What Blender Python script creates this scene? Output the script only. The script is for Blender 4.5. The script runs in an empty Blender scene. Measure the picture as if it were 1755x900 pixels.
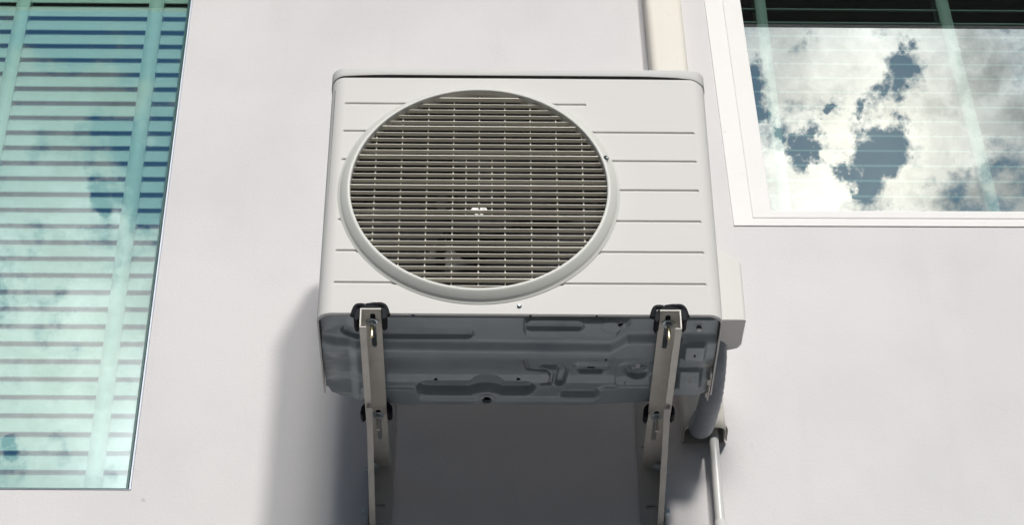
import bpy, bmesh, math
import numpy as np
from math import radians as rad, pi, sin, cos, sqrt, atan2
from mathutils import Vector

# ------------------------------------------------------------------ camera
S = bpy.context.scene
cam = bpy.data.objects.new('camera', bpy.data.cameras.new('camera'))
S.collection.objects.link(cam)
S.camera = cam
PITCH, YAW, ROLL = 0.6613, 0.0179, -0.0050
cam.location = (-0.0749, -3.8385, -2.4391)
_F = Vector((sin(YAW)*cos(PITCH), cos(YAW)*cos(PITCH), sin(PITCH)))
_R = Vector((cos(YAW), -sin(YAW), 0)); _U = _R.cross(_F)
_c, _s = cos(ROLL), sin(ROLL)
_R2 = _c*_R + _s*_U; _U2 = -_s*_R + _c*_U
from mathutils import Matrix
cam.rotation_euler = Matrix((_R2, _U2, -_F)).transposed().to_euler()
cam.data.sensor_width = 36.0; cam.data.sensor_fit = 'HORIZONTAL'
cam.data.lens = 3586.2/1755*36
cam.data.clip_start = 0.05; cam.data.clip_end = 2000

# ------------------------------------------------------------------ light
SUN_EL, SUN_AZ = rad(33), rad(15)          # azimuth to the right of straight out from the wall
sun_dir = Vector((sin(SUN_AZ)*cos(SUN_EL), -cos(SUN_AZ)*cos(SUN_EL), sin(SUN_EL)))
sl = bpy.data.lights.new('sun', 'SUN'); sl.energy = 2.15; sl.angle = rad(4.5); sl.color = (1.0, 0.955, 0.90)
so = bpy.data.objects.new('sun', sl); S.collection.objects.link(so)
so.rotation_euler = sun_dir.to_track_quat('Z', 'Y').to_euler()
so.location = (2, -8, 6)
S.view_settings.view_transform = 'Standard'; S.view_settings.look = 'None'
S.view_settings.gamma = 1.0; S.view_settings.exposure = 0.0
S.view_settings.use_curve_mapping = False
try:
    S.cycles.max_bounces = 8; S.cycles.diffuse_bounces = 4; S.cycles.transparent_max_bounces = 12
except Exception: pass

HOLES = [(0.2005, -0.7072, 0.6779, 0.0045), (0.1929, -0.7146, 0.6725, 0.0078), (0.1962, -0.7185, 0.6673, 0.0084), (0.1851, -0.7216, 0.6671, 0.0067), (0.1787, -0.7277, 0.6622, 0.0045), (0.1985, -0.7237, 0.661, 0.0045), (0.1995, -0.7301, 0.6535, 0.0045), (0.1883, -0.7376, 0.6484, 0.0073), (0.1844, -0.7427, 0.6437, 0.0084), (0.1903, -0.7427, 0.642, 0.0073), (0.1833, -0.7518, 0.6334, 0.0073), (0.1877, -0.7471, 0.6377, 0.0073), (0.1725, -0.7485, 0.6403, 0.0045), (0.178, -0.7543, 0.6319, 0.0036), (0.1299, -0.7209, 0.6808, 0.0061), (0.1293, -0.7284, 0.6728, 0.0073), (0.1308, -0.7357, 0.6645, 0.0056), (0.1509, -0.7466, 0.6479, 0.0061), (0.1442, -0.7489, 0.6469, 0.0042), (0.1582, -0.7472, 0.6455, 0.0042), (0.1483, -0.7523, 0.6419, 0.005), (0.14, -0.743, 0.6545, 0.0028), (0.1641, -0.7337, 0.6594, 0.0033), (0.1588, -0.7371, 0.6568, 0.0028), (-0.1529, -0.718, 0.679, 0.0167), (-0.1518, -0.7546, 0.6383, 0.0167), (-0.1922, -0.7001, 0.6876, 0.0167), (-0.1718, -0.7397, 0.6506, 0.0125), (-0.2174, -0.8211, 0.5278, 0.0039), (-0.1447, -0.7057, 0.6936, 0.0167), (-0.1798, -0.7564, 0.6289, 0.0067)]
PUFFS = [(0.1525, -0.7612, 0.6303, 0.0167), (0.17, -0.7068, 0.6867, 0.0251), (0.2229, -0.7101, 0.6679, 0.0279), (0.2159, -0.735, 0.6427, 0.0167), (0.1389, -0.7602, 0.6347, 0.0139), (0.1568, -0.716, 0.6802, 0.0167), (0.2032, -0.7531, 0.6258, 0.0167), (0.2414, -0.7178, 0.6531, 0.0167), (0.1656, -0.7399, 0.652, 0.0084), (-0.1716, -0.7252, 0.6668, 0.0139), (-0.2005, -0.7268, 0.657, 0.0167), (-0.2085, -0.7522, 0.6251, 0.0195), (-0.1849, -0.7796, 0.5984, 0.0139), (-0.161, -0.7828, 0.601, 0.0167), (-0.1715, -0.7963, 0.5802, 0.0223), (-0.1842, -0.8133, 0.552, 0.0335), (-0.2084, -0.7726, 0.5997, 0.0139), (-0.2078, -0.8033, 0.5582, 0.0251), (-0.1706, -0.8273, 0.5353, 0.0279), (-0.2015, -0.8325, 0.516, 0.0195), (-0.1609, -0.7911, 0.5901, 0.0167), (-0.2179, -0.8107, 0.5435, 0.0167), (-0.185, -0.7416, 0.6449, 0.0084), (-0.1664, -0.7277, 0.6655, 0.0112), (-0.2137, -0.7667, 0.6054, 0.0112), (-0.1929, -0.7615, 0.6188, 0.01), (-0.1526, -0.8083, 0.5687, 0.0167), (-0.2162, -0.7369, 0.6405, 0.0112), (0.1405, -0.7103, 0.6897, 0.0112), (0.2095, -0.7011, 0.6816, 0.0139)]
GREYS = [(0.2432, -0.7362, 0.6315, 0.0112), (0.2485, -0.7431, 0.6214, 0.0167), (0.2344, -0.7476, 0.6214, 0.0112), (0.2215, -0.752, 0.6208, 0.0084), (0.2383, -0.7055, 0.6674, 0.0112), (0.2479, -0.7202, 0.648, 0.0112), (0.2252, -0.7014, 0.6763, 0.007)]


world = bpy.data.worlds.new("World"); S.world = world; world.use_nodes = True
wt = world.node_tree; wn, wl = wt.nodes, wt.links; wn.clear()
def sock(s, v):
    if isinstance(v, (int, float)): s.default_value = v
    elif isinstance(v, (tuple, list)): s.default_value = tuple(v)
    else: s.id_data.links.new(v, s)
def nmath(nt, op, a, b=None, c=None, clamp=False):
    n = nt.nodes.new('ShaderNodeMath'); n.operation = op; n.use_clamp = clamp
    sock(n.inputs[0], a)
    if b is not None: sock(n.inputs[1], b)
    if c is not None: sock(n.inputs[2], c)
    return n.outputs[0]
def vmath(nt, op, a, b=None, out=0):
    n = nt.nodes.new('ShaderNodeVectorMath'); n.operation = op
    sock(n.inputs[0], a)
    if b is not None: sock(n.inputs[1], b)
    return n.outputs[out]
def noise(nt, vec, scale, detail=4, rough=0.55, out='Fac'):
    n = nt.nodes.new('ShaderNodeTexNoise'); n.inputs['Scale'].default_value = scale
    n.inputs['Detail'].default_value = detail; n.inputs['Roughness'].default_value = rough
    if vec is not None: sock(n.inputs['Vector'], vec)
    return n.outputs[out]
def mixc(nt, fac, a, b, kind='MIX'):
    n = nt.nodes.new('ShaderNodeMix'); n.data_type = 'RGBA'; n.blend_type = kind
    sock(n.inputs[0], fac); 
    for i, v in ((6, a), (7, b)):
        if isinstance(v, tuple) and len(v) == 3: v = v+(1,)
        sock(n.inputs[i], v)
    return n.outputs[2]
def ramp(nt, fac, lo, hi, a=0.0, b=1.0, kind='SMOOTHSTEP'):
    n = nt.nodes.new('ShaderNodeMapRange'); n.interpolation_type = kind
    sock(n.inputs[0], fac); n.inputs[1].default_value = lo; n.inputs[2].default_value = hi
    n.inputs[3].default_value = a; n.inputs[4].default_value = b
    return n.outputs[0]

tc = wn.new('ShaderNodeTexCoord'); vec = tc.outputs['Generated']
wob = vmath(wt, 'SUBTRACT', noise(wt, vec, 34, 6, 0.65, 'Color'), (0.5, 0.5, 0.5))
sc = wn.new('ShaderNodeVectorMath'); sc.operation = 'SCALE'; wl.new(wob, sc.inputs[0]); sc.inputs['Scale'].default_value = 0.045
dv = vmath(wt, 'ADD', vec, sc.outputs[0])
def blobs(lst, k):
    acc = None
    for x, y, z, r in lst:
        d = vmath(wt, 'DISTANCE', dv, (x, y, z), 1)
        v = nmath(wt, 'MULTIPLY_ADD', d, -1.0/(r*k), 1.0)
        acc = v if acc is None else nmath(wt, 'MAXIMUM', acc, v)
    return nmath(wt, 'MAXIMUM', acc, 0.0)
Hh, Pp, Gg = blobs(HOLES, 1.65), blobs(PUFFS, 1.7), blobs(GREYS, 1.8)
n1 = noise(wt, vec, 5.0, 9, 0.62); n2 = noise(wt, vec, 55.0, 10, 0.68)
dens = nmath(wt, 'MULTIPLY_ADD', nmath(wt, 'SUBTRACT', n1, 0.5), 0.9, 0.42)
dens = nmath(wt, 'MULTIPLY_ADD', nmath(wt, 'SUBTRACT', n2, 0.5), 2.6, dens)
dens = nmath(wt, 'MULTIPLY_ADD', Pp, 0.75, dens)
dens = nmath(wt, 'MULTIPLY_ADD', Hh, -1.15, dens)
mask = ramp(wt, dens, 0.05, 0.85)
def glow(c, s):
    sd = vmath(wt, 'DISTANCE', vec, c, 1)
    return nmath(wt, 'EXPONENT', nmath(wt, 'MULTIPLY', nmath(wt, 'MULTIPLY', sd, sd), -1.0/(s*s)))
halo = glow((0.180, -0.745, 0.645), 0.115)
lum = nmath(wt, 'MULTIPLY_ADD', halo, 2.9, 0.07)
gl2 = glow((-0.19, -0.80, 0.565), 0.115)
lum = nmath(wt, 'MULTIPLY_ADD', gl2, 1.35, lum)
lum = nmath(wt, 'MULTIPLY', lum, nmath(wt, 'MULTIPLY_ADD', noise(wt, dv, 26, 9, 0.66), 1.5, 0.25))
lum = nmath(wt, 'MULTIPLY', lum, nmath(wt, 'MULTIPLY_ADD', Gg, -0.55, 1.0))
# aureole: bright thin cloud set beside the sun to soften shadow edges
aur = glow((sin(rad(2))*cos(rad(28.5)), -cos(rad(2))*cos(rad(28.5)), sin(rad(28.5))), 0.15)
aur = nmath(wt, 'LOGARITHM', nmath(wt, 'MAXIMUM', aur, 1e-12), 2.718281828)
aur = nmath(wt, 'EXPONENT', nmath(wt, 'MULTIPLY', nmath(wt, 'MULTIPLY', aur, aur), -1.0))
lum = nmath(wt, 'MULTIPLY_ADD', aur, 38.0, lum)
mask = nmath(wt, 'MAXIMUM', mask, nmath(wt, 'MULTIPLY', nmath(wt, 'SUBTRACT', aur, 0.12), 1.5, None, True))
mask = nmath(wt, 'MAXIMUM', mask, nmath(wt, 'MULTIPLY', halo, 0.10))
# unseen dark cloud bank added along the horizon to dim low sky light
sx = wn.new('ShaderNodeSeparateXYZ'); wl.new(vec, sx.inputs[0])
mask = nmath(wt, 'MAXIMUM', mask, ramp(wt, sx.outputs[2], 0.16, 0.34, 1.0, 0.0))
lum = nmath(wt, 'MULTIPLY', lum, ramp(wt, sx.outputs[2], 0.10, 0.40, 0.55, 1.0))
tintc = mixc(wt, nmath(wt, 'MAXIMUM', nmath(wt, 'MAXIMUM', halo, aur), nmath(wt, 'MULTIPLY', gl2, 0.65)), (0.72, 0.90, 1.05), (1.0, 0.93, 0.83))
ccol = wn.new('ShaderNodeVectorMath'); ccol.operation = 'SCALE'; wl.new(tintc, ccol.inputs[0]); wl.new(lum, ccol.inputs['Scale'])
sky = wn.new('ShaderNodeTexSky'); sky.sky_type = 'NISHITA'; sky.sun_disc = False
sky.sun_elevation = SUN_EL; sky.sun_rotation = pi - SUN_AZ
sky.air_density = 1.0; sky.dust_density = 0.4; sky.ozone_density = 2.0
bg1 = wn.new('ShaderNodeBackground'); wl.new(mixc(wt, 1.0, sky.outputs[0], (0.60, 1.08, 1.26), 'MULTIPLY'), bg1.inputs[0]); bg1.inputs[1].default_value = 0.060
bg2 = wn.new('ShaderNodeBackground'); wl.new(ccol.outputs[0], bg2.inputs[0]); bg2.inputs[1].default_value = 1.0
mx = wn.new('ShaderNodeMixShader'); wl.new(mask, mx.inputs[0]); wl.new(bg1.outputs[0], mx.inputs[1]); wl.new(bg2.outputs[0], mx.inputs[2])
wo = wn.new('ShaderNodeOutputWorld'); wl.new(mx.outputs[0], wo.inputs[0])

# ------------------------------------------------------------------ materials
def mat(name, col, rough=0.5, metal=0.0, var=0.0, vscale=6.0, bump=0.0, bscale=200.0, spec=0.5, col2=None, streak=0.0, coat=0.0):
    m = bpy.data.materials.new(name); m.use_nodes = True; nt = m.node_tree
    b = nt.nodes['Principled BSDF']
    b.inputs['Roughness'].default_value = rough; b.inputs['Metallic'].default_value = metal
    b.inputs['Specular IOR Level'].default_value = spec
    if coat: b.inputs['Coat Weight'].default_value = coat
    t = nt.nodes.new('ShaderNodeTexCoord'); o = t.outputs['Object']
    c2 = col2 or tuple(c*(1-0.35) for c in col)
    if var:
        f = ramp(nt, noise(nt, o, vscale, 6, 0.6), 0.35, 0.75)
        f = nmath(nt, 'MULTIPLY', f, var)
        cc = mixc(nt, f, col, c2)
        if streak:
            mp = nt.nodes.new('ShaderNodeMapping'); mp.inputs['Scale'].default_value = (60, 60, 2.5); nt.links.new(o, mp.inputs[0])
            s = ramp(nt, noise(nt, mp.outputs[0], 1.0, 4, 0.6), 0.5, 0.8)
            cc = mixc(nt, nmath(nt, 'MULTIPLY', s, streak), cc, c2)
        nt.links.new(cc, b.inputs['Base Color'])
        rr = nmath(nt, 'MULTIPLY_ADD', noise(nt, o, vscale*5, 4), 0.16, rough-0.08)
        nt.links.new(rr, b.inputs['Roughness'])
    else:
        b.inputs['Base Color'].default_value = col+(1,)
    if bump:
        bp = nt.nodes.new('ShaderNodeBump'); bp.inputs['Strength'].default_value = 1.0
        bp.inputs['Distance'].default_value = bump
        nt.links.new(noise(nt, o, bscale, 5, 0.55), bp.inputs['Height'])
        nt.links.new(bp.outputs[0], b.inputs['Normal'])
    return m

def wall_mat():
    m = bpy.data.materials.new('painted_render'); m.use_nodes = True; nt = m.node_tree
    b = nt.nodes['Principled BSDF']; b.inputs['Roughness'].default_value = 0.75; b.inputs['Specular IOR Level'].default_value = 0.25
    t = nt.nodes.new('ShaderNodeTexCoord'); o = t.outputs['Object']
    a = (0.635, 0.616, 0.622); c = (0.575, 0.56, 0.572); w = (0.665, 0.638, 0.63)
    x = mixc(nt, ramp(nt, noise(nt, o, 1.6, 5, 0.55), 0.35, 0.7), a, c)
    x = mixc(nt, nmath(nt, 'MULTIPLY', ramp(nt, noise(nt, o, 0.9, 3, 0.5), 0.45, 0.65), 0.5), x, w)
    mp = nt.nodes.new('ShaderNodeMapping'); mp.inputs['Scale'].default_value = (9, 9, 0.8); nt.links.new(o, mp.inputs[0])
    x = mixc(nt, nmath(nt, 'MULTIPLY', ramp(nt, noise(nt, mp.outputs[0], 1.0, 5, 0.6), 0.5, 0.8), 0.18), x, (0.48, 0.46, 0.45))
    # hairline cracks: thin iso-lines of a noise, only here and there
    n = noise(nt, o, 2.3, 7, 0.62)
    line = nmath(nt, 'ABSOLUTE', nmath(nt, 'SUBTRACT', n, 0.5))
    crack = ramp(nt, line, 0.0008, 0.0022, 1.0, 0.0)
    crack = nmath(nt, 'MULTIPLY', crack, ramp(nt, noise(nt, o, 2.9, 2, 0.5), 0.60, 0.68))
    x = mixc(nt, nmath(nt, 'MULTIPLY', crack, 0.16), x, (0.30, 0.29, 0.28))
    sp = ramp(nt, noise(nt, o, 26, 2, 0.5), 0.76, 0.79)
    x = mixc(nt, nmath(nt, 'MULTIPLY', sp, 0.45), x, (0.36, 0.33, 0.30))
    nt.links.new(x, b.inputs['Base Color'])
    h = nmath(nt, 'MULTIPLY_ADD', noise(nt, o, 140, 5, 0.6), 0.5, noise(nt, o, 9, 4, 0.5))
    h = nmath(nt, 'MULTIPLY_ADD', crack, -0.12, h)
    bp = nt.nodes.new('ShaderNodeBump'); bp.inputs['Distance'].default_value = 0.0018; bp.inputs['Strength'].default_value = 0.8
    nt.links.new(h, bp.inputs['Height']); nt.links.new(bp.outputs[0], b.inputs['Normal'])
    return m

def glass_mat():
    m = bpy.data.materials.new('tinted_glass'); m.use_nodes = True; nt = m.node_tree; nt.nodes.clear()
    out = nt.nodes.new('ShaderNodeOutputMaterial'); mx = nt.nodes.new('ShaderNodeMixShader')
    tr = nt.nodes.new('ShaderNodeBsdfTransparent'); tr.inputs[0].default_value = (0.68, 0.87, 0.80, 1)
    gl = nt.nodes.new('ShaderNodeBsdfGlossy'); gl.inputs['Roughness'].default_value = 0.0; gl.inputs['Color'].default_value = (0.93, 1.0, 0.99, 1)
    fr = nt.nodes.new('ShaderNodeFresnel'); fr.inputs[0].default_value = 1.5
    f = nmath(nt, 'MULTIPLY_ADD', fr.outputs[0], 0.75, 0.33, True)
    nt.links.new(f, mx.inputs[0]); nt.links.new(tr.outputs[0], mx.inputs[1]); nt.links.new(gl.outputs[0], mx.inputs[2])
    nt.links.new(mx.outputs[0], out.inputs[0]); return m
def clear_mat():
    m = bpy.data.materials.new('glass_inner_face'); m.use_nodes = True; nt = m.node_tree; nt.nodes.clear()
    out = nt.nodes.new('ShaderNodeOutputMaterial')
    tr = nt.nodes.new('ShaderNodeBsdfTransparent'); tr.inputs[0].default_value = (0.97, 0.995, 0.99, 1)
    nt.links.new(tr.outputs[0], out.inputs[0]); return m

M = dict(
 wall=wall_mat(), glass=glass_mat(), clear=clear_mat(),
 glass_edge=mat('glass_edge_green', (0.03, 0.09, 0.08), 0.2),
 cream=mat('cream_powder_paint', (0.615, 0.60, 0.58), 0.6, spec=0.15, var=0.12, vscale=3, bump=0.00012, bscale=500, col2=(0.62, 0.60, 0.57)),
 lid=mat('cream_lid_paint', (0.57, 0.56, 0.545), 0.55, spec=0.2, var=0.15, vscale=3, bump=0.00015, bscale=500, col2=(0.60, 0.58, 0.55)),
 grille=mat('cream_grille_plastic', (0.66, 0.625, 0.55), 0.5, var=0.2, vscale=8, bump=0.0001, bscale=600, col2=(0.56, 0.53, 0.47)),
 ring=mat('grille_ring_plastic', (0.60, 0.60, 0.565), 0.45, var=0.2, vscale=6, bump=0.0003, bscale=700, col2=(0.60, 0.59, 0.54)),
 pan=mat('coated_steel_pan', (0.28, 0.315, 0.335), 0.36, metal=0.3, var=0.6, vscale=9, bump=0.0002, bscale=400, col2=(0.19, 0.225, 0.25), streak=0.2),
 scuff=mat('scuffed_pan_edge', (0.62, 0.62, 0.60), 0.5, var=0.9, vscale=30, col2=(0.25, 0.27, 0.28)),
 arm=mat('bracket_paint', (0.62, 0.59, 0.53), 0.48, var=0.6, vscale=22, bump=0.0002, bscale=300, col2=(0.48, 0.45, 0.41)),
 plate=mat('bracket_plate_paint', (0.42, 0.41, 0.39), 0.5, var=0.3, vscale=14, bump=0.0002, bscale=300),
 rubber=mat('black_rubber', (0.014, 0.015, 0.019), 0.75, spec=0.2, var=0.4, vscale=40, bump=0.0005, bscale=150),
 zinc=mat('zinc_bolt', (0.50, 0.56, 0.60), 0.38, metal=0.9, var=0.5, vscale=60, col2=(0.30, 0.33, 0.33)),
 brass=mat('yellow_zinc_bolt', (0.62, 0.56, 0.36), 0.35, metal=0.9, var=0.5, vscale=80, col2=(0.35, 0.33, 0.26)),
 dark=mat('dark_interior', (0.012, 0.012, 0.014), 0.7),  # near-black stands in for shade inside the unit and its recesses
 fan=mat('fan_plastic', (0.010, 0.010, 0.012), 0.6, var=0.6, vscale=25, col2=(0.022, 0.022, 0.022), spec=0.2),
 coil=mat('coil_fins', (0.05, 0.05, 0.05), 0.4, metal=0.6, var=0.8, vscale=20, col2=(0.03, 0.03, 0.03)),
 emblem=mat('white_emblem', (0.95, 0.95, 0.95), 0.3),
 duct=mat('ivory_plastic_duct', (0.72, 0.685, 0.625), 0.55, spec=0.2, var=0.3, vscale=4, bump=0.0002, bscale=200, col2=(0.66, 0.61, 0.53), streak=0.5),
 conduit=mat('white_pvc', (0.60, 0.595, 0.585), 0.35, var=0.3, vscale=15, col2=(0.50, 0.485, 0.46)),
 tape=mat('grey_vinyl_tape', (0.27, 0.285, 0.31), 0.42, var=0.4, vscale=20, bump=0.0008, bscale=60, col2=(0.19, 0.205, 0.23)),
 frame=mat('white_window_paint', (0.78, 0.765, 0.755), 0.6, spec=0.15, var=0.3, vscale=10, bump=0.0003, bscale=80, col2=(0.73, 0.705, 0.68)),
 alu=mat('pale_aluminium', (0.47, 0.51, 0.58), 0.45, metal=0.2),
 slat=mat('blind_slats_white', (0.68, 0.69, 0.69), 0.45, var=0.2, vscale=4, col2=(0.63, 0.64, 0.64)),
 soffit=mat('dark_soffit_boards', (0.06, 0.055, 0.05), 0.6, var=0.5, vscale=5, bump=0.001, bscale=30),
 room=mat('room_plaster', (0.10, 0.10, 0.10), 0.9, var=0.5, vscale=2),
 slat_grey=mat('blind_slats_grey', (0.36, 0.38, 0.38), 0.5, var=0.2, vscale=4, col2=(0.3, 0.32, 0.32)),
 ground=mat('concrete_yard', (0.050, 0.057, 0.070), 0.85, var=0.8, vscale=0.4, bump=0.003, bscale=20, col2=(0.052, 0.057, 0.065)),
)
def pan_scuffs():
    m = M['pan']; nt = m.node_tree; b = nt.nodes['Principled BSDF']; base = b.inputs['Base Color'].links[0].from_socket
    t = nt.nodes.new('ShaderNodeTexCoord'); o = t.outputs['Object']
    mp = nt.nodes.new('ShaderNodeMapping'); mp.inputs['Scale'].default_value = (16, 55, 10); mp.inputs['Rotation'].default_value = (0, 0, 0.35); nt.links.new(o, mp.inputs[0])
    n = noise(nt, mp.outputs[0], 1.0, 6, 0.65)
    acc = None
    for c, r in (((-0.380, -0.360, 0.01), 0.055), ((-0.375, -0.31, 0.01), 0.03), ((0.392, -0.36, 0.01), 0.06), ((0.33, -0.45, 0.01), 0.035)):
        d = vmath(nt, 'DISTANCE', o, c, 1); v = nmath(nt, 'MULTIPLY_ADD', d, -1.0/r, 1.0); acc = v if acc is None else nmath(nt, 'MAXIMUM', acc, v)
    f = nmath(nt, 'MULTIPLY', ramp(nt, n, 0.42, 0.72), ramp(nt, acc, 0.0, 0.8))
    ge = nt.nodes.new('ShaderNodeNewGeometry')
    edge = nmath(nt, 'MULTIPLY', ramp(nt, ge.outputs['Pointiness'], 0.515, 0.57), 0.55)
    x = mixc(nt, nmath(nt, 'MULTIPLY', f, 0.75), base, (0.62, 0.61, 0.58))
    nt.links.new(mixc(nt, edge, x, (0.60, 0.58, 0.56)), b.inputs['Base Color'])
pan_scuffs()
def grime(name, scale, lo, hi, amt, col):
    m = M[name]; nt = m.node_tree; b = nt.nodes['Principled BSDF']; base = b.inputs['Base Color'].links[0].from_socket
    t = nt.nodes.new('ShaderNodeTexCoord'); o = t.outputs['Object']
    f = nmath(nt, 'MULTIPLY', ramp(nt, noise(nt, o, scale, 3, 0.6), lo, hi), amt)
    nt.links.new(mixc(nt, f, base, col), b.inputs['Base Color'])
grime('arm', 130, 0.70, 0.76, 0.7, (0.16, 0.13, 0.10)); grime('plate', 110, 0.70, 0.76, 0.6, (0.12, 0.11, 0.10))
grime('cream', 45, 0.775, 0.80, 0.5, (0.38, 0.36, 0.33)); grime('zinc', 90, 0.62, 0.75, 0.7, (0.30, 0.16, 0.08))
grime('frame', 30, 0.66, 0.76, 0.25, (0.50, 0.46, 0.40)); grime('duct', 60, 0.68, 0.75, 0.3, (0.45, 0.40, 0.33))
def ladder_mat(k):
    m = mat('woven_ladder_tape', (0.85, 0.88, 0.87), 0.8); nt = m.node_tree; b = nt.nodes['Principled BSDF']
    t = nt.nodes.new('ShaderNodeTexCoord')
    w = nt.nodes.new('ShaderNodeTexWave'); w.wave_type = 'BANDS'; w.bands_direction = 'DIAGONAL'
    w.inputs['Scale'].default_value = 190; nt.links.new(t.outputs['Object'], w.inputs[0])
    nt.links.new(mixc(nt, w.outputs['Fac'], (0.70*k, 0.74*k, 0.73*k), (0.84*k, 0.87*k, 0.86*k)), b.inputs['Base Color'])
    return m
M['ladder'] = ladder_mat(0.95); M['ladder_grey'] = ladder_mat(0.42)

# ------------------------------------------------------------------ helpers
COL = S.collection
def tag(o, label=None, cat=None, group=None, kind=None):
    if label: o['label'] = label
    if cat: o['category'] = cat
    if group: o['group'] = group
    if kind: o['kind'] = kind
    return o
def empty(name, loc=(0, 0, 0), **k):
    o = bpy.data.objects.new(name, None); COL.objects.link(o); o.location = loc; o.empty_display_size = 0.05
    return tag(o, **k)
class MB:
    def __init__(s): s.v = []; s.f = []; s.mi = []; s.sm = []
    def add(s, vs, fs, mi=0, smooth=False):
        n = len(s.v); s.v += [tuple(map(float, p)) for p in vs]
        for f in fs: s.f.append(tuple(i+n for i in f)); s.mi.append(mi); s.sm.append(smooth)
        return s
    def box(s, a, b, mi=0):
        (x0, y0, z0), (x1, y1, z1) = a, b
        vs = [(x, y, z) for x in (x0, x1) for y in (y0, y1) for z in (z0, z1)]
        return s.add(vs, [(0,1,3,2), (4,6,7,5), (0,4,5,1), (2,3,7,6), (0,2,6,4), (1,5,7,3)], mi)
    def prism(s, poly, d, mi=0, smooth=False):
        """poly: list of 3-D points in a plane; d: extrusion vector"""
        n = len(poly); vs = [tuple(p) for p in poly]+[tuple(Vector(p)+Vector(d)) for p in poly]
        s.add(vs, [tuple(range(n))[::-1], tuple(range(n, 2*n))], mi, False)
        m = len(s.v)-2*n
        for i in range(n):
            j = (i+1) % n; s.f.append((m+i, m+j, m+n+j, m+n+i)); s.mi.append(mi); s.sm.append(smooth)
        return s
    def lathe(s, c, axis, prof, n=24, mi=0, smooth=True, caps=True):
        """prof: list of (radius, distance along axis)"""
        A = Vector(axis).normalized(); B = A.orthogonal().normalized(); Cc = A.cross(B); c = Vector(c)
        vs = []
        for r, t in prof:
            for k in range(n):
                a = 2*pi*k/n; vs.append(c+A*t+(B*cos(a)+Cc*sin(a))*r)
        fs = []
        for i in range(len(prof)-1):
            for k in range(n):
                k2 = (k+1) % n; fs.append((i*n+k, i*n+k2, (i+1)*n+k2, (i+1)*n+k))
        s.add(vs, fs, mi, smooth)
        if caps:
            b = len(s.v)-len(vs)
            for i in (0, len(prof)-1):
                if prof[i][0] > 1e-5: s.f.append(tuple(b+i*n+k for k in range(n))); s.mi.append(mi); s.sm.append(False)
        return s
    def build(s, name, m, parent=None, bevel=0, seg=2, recalc=True):
        me = bpy.data.meshes.new(name); me.from_pydata(s.v, [], s.f)
        ms = m if isinstance(m, (list, tuple)) else [m]
        for q in ms: me.materials.append(q)
        me.polygons.foreach_set('material_index', s.mi); me.polygons.foreach_set('use_smooth', s.sm)
        bm = bmesh.new(); bm.from_mesh(me)
        if recalc: bmesh.ops.recalc_face_normals(bm, faces=bm.faces)
        if bevel:
            bmesh.ops.remove_doubles(bm, verts=bm.verts, dist=1e-6)
            es = [e for e in bm.edges if len(e.link_faces) == 2 and e.calc_face_angle(0) > 0.6]
            bmesh.ops.bevel(bm, geom=es, offset=bevel, segments=seg, affect='EDGES', profile=0.5, clamp_overlap=True)
            for f in bm.faces: f.smooth = f.smooth or f.calc_area() < bevel*0.01 
        bm.to_mesh(me); bm.free(); me.update()
        o = bpy.data.objects.new(name, me); COL.objects.link(o)
        if parent is not None: o.parent = parent
        return o
def sheet_holes(name, m, outer, holes, fr, thick, parent=None, bevel=0):
    """flat plate with holes. outer/holes in (a,b); fr=(origin, A, B, N); thickness along N"""
    O, A, B, N = [Vector(q) for q in fr]
    bm = bmesh.new(); es = []
    for loop in [outer]+holes:
        vs = [bm.verts.new(O+A*a+B*b) for a, b in loop]
        for i in range(len(vs)): es.append(bm.edges.new((vs[i], vs[(i+1) % len(vs)])))
    bmesh.ops.triangle_fill(bm, use_beauty=True, use_dissolve=False, edges=es)
    r = bmesh.ops.extrude_face_region(bm, geom=bm.faces[:])
    bmesh.ops.translate(bm, vec=N*thick, verts=[g for g in r['geom'] if isinstance(g, bmesh.types.BMVert)])
    bmesh.ops.recalc_face_normals(bm, faces=bm.faces)
    bmesh.ops.dissolve_limit(bm, angle_limit=0.01, verts=bm.verts, edges=bm.edges)
    me = bpy.data.meshes.new(name); bm.to_mesh(me); bm.free(); me.materials.append(m)
    o = bpy.data.objects.new(name, me); COL.objects.link(o); o.parent = parent
    return o
def slot(a, b, la, lb, n=8):
    """stadium polygon centred a,b with half sizes la (long, along first axis) and lb"""
    pts = []
    if la >= lb:
        for k in range(n+1): t = -pi/2+pi*k/n; pts.append((a+la-lb+lb*cos(t), b+lb*sin(t)))
        for k in range(n+1): t = pi/2+pi*k/n; pts.append((a-la+lb+lb*cos(t), b+lb*sin(t)))
    else:
        for k in range(n+1): t = pi*k/n; pts.append((a+la*cos(t), b+lb-la+la*sin(t)))
        for k in range(n+1): t = pi+pi*k/n; pts.append((a+la*cos(t), b-lb+la+la*sin(t)))
    return pts
def tube(path, radf, n=28, mi=0, mb=None):
    """smooth tube along a list of points (already dense); radf(i,theta)->radius"""
    mb = mb or MB(); P = [Vector(p) for p in path]; vs = []; up = Vector((1, 0, 0))
    for i, p in enumerate(P):
        t = (P[min(i+1, len(P)-1)]-P[max(i-1, 0)]).normalized()
        a = (up-t*up.dot(t)).normalized(); b = t.cross(a)
        for k in range(n):
            th = 2*pi*k/n; vs.append(p+(a*cos(th)+b*sin(th))*radf(i, th))
    fs = [(i*n+k, i*n+(k+1) % n, (i+1)*n+(k+1) % n, (i+1)*n+k) for i in range(len(P)-1) for k in range(n)]
    mb.add(vs, fs, mi, True); m = len(mb.v)-len(vs)
    for i in (0, len(P)-1): mb.f.append(tuple(m+i*n+k for k in range(n))); mb.mi.append(mi); mb.sm.append(False)
    return mb
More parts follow.
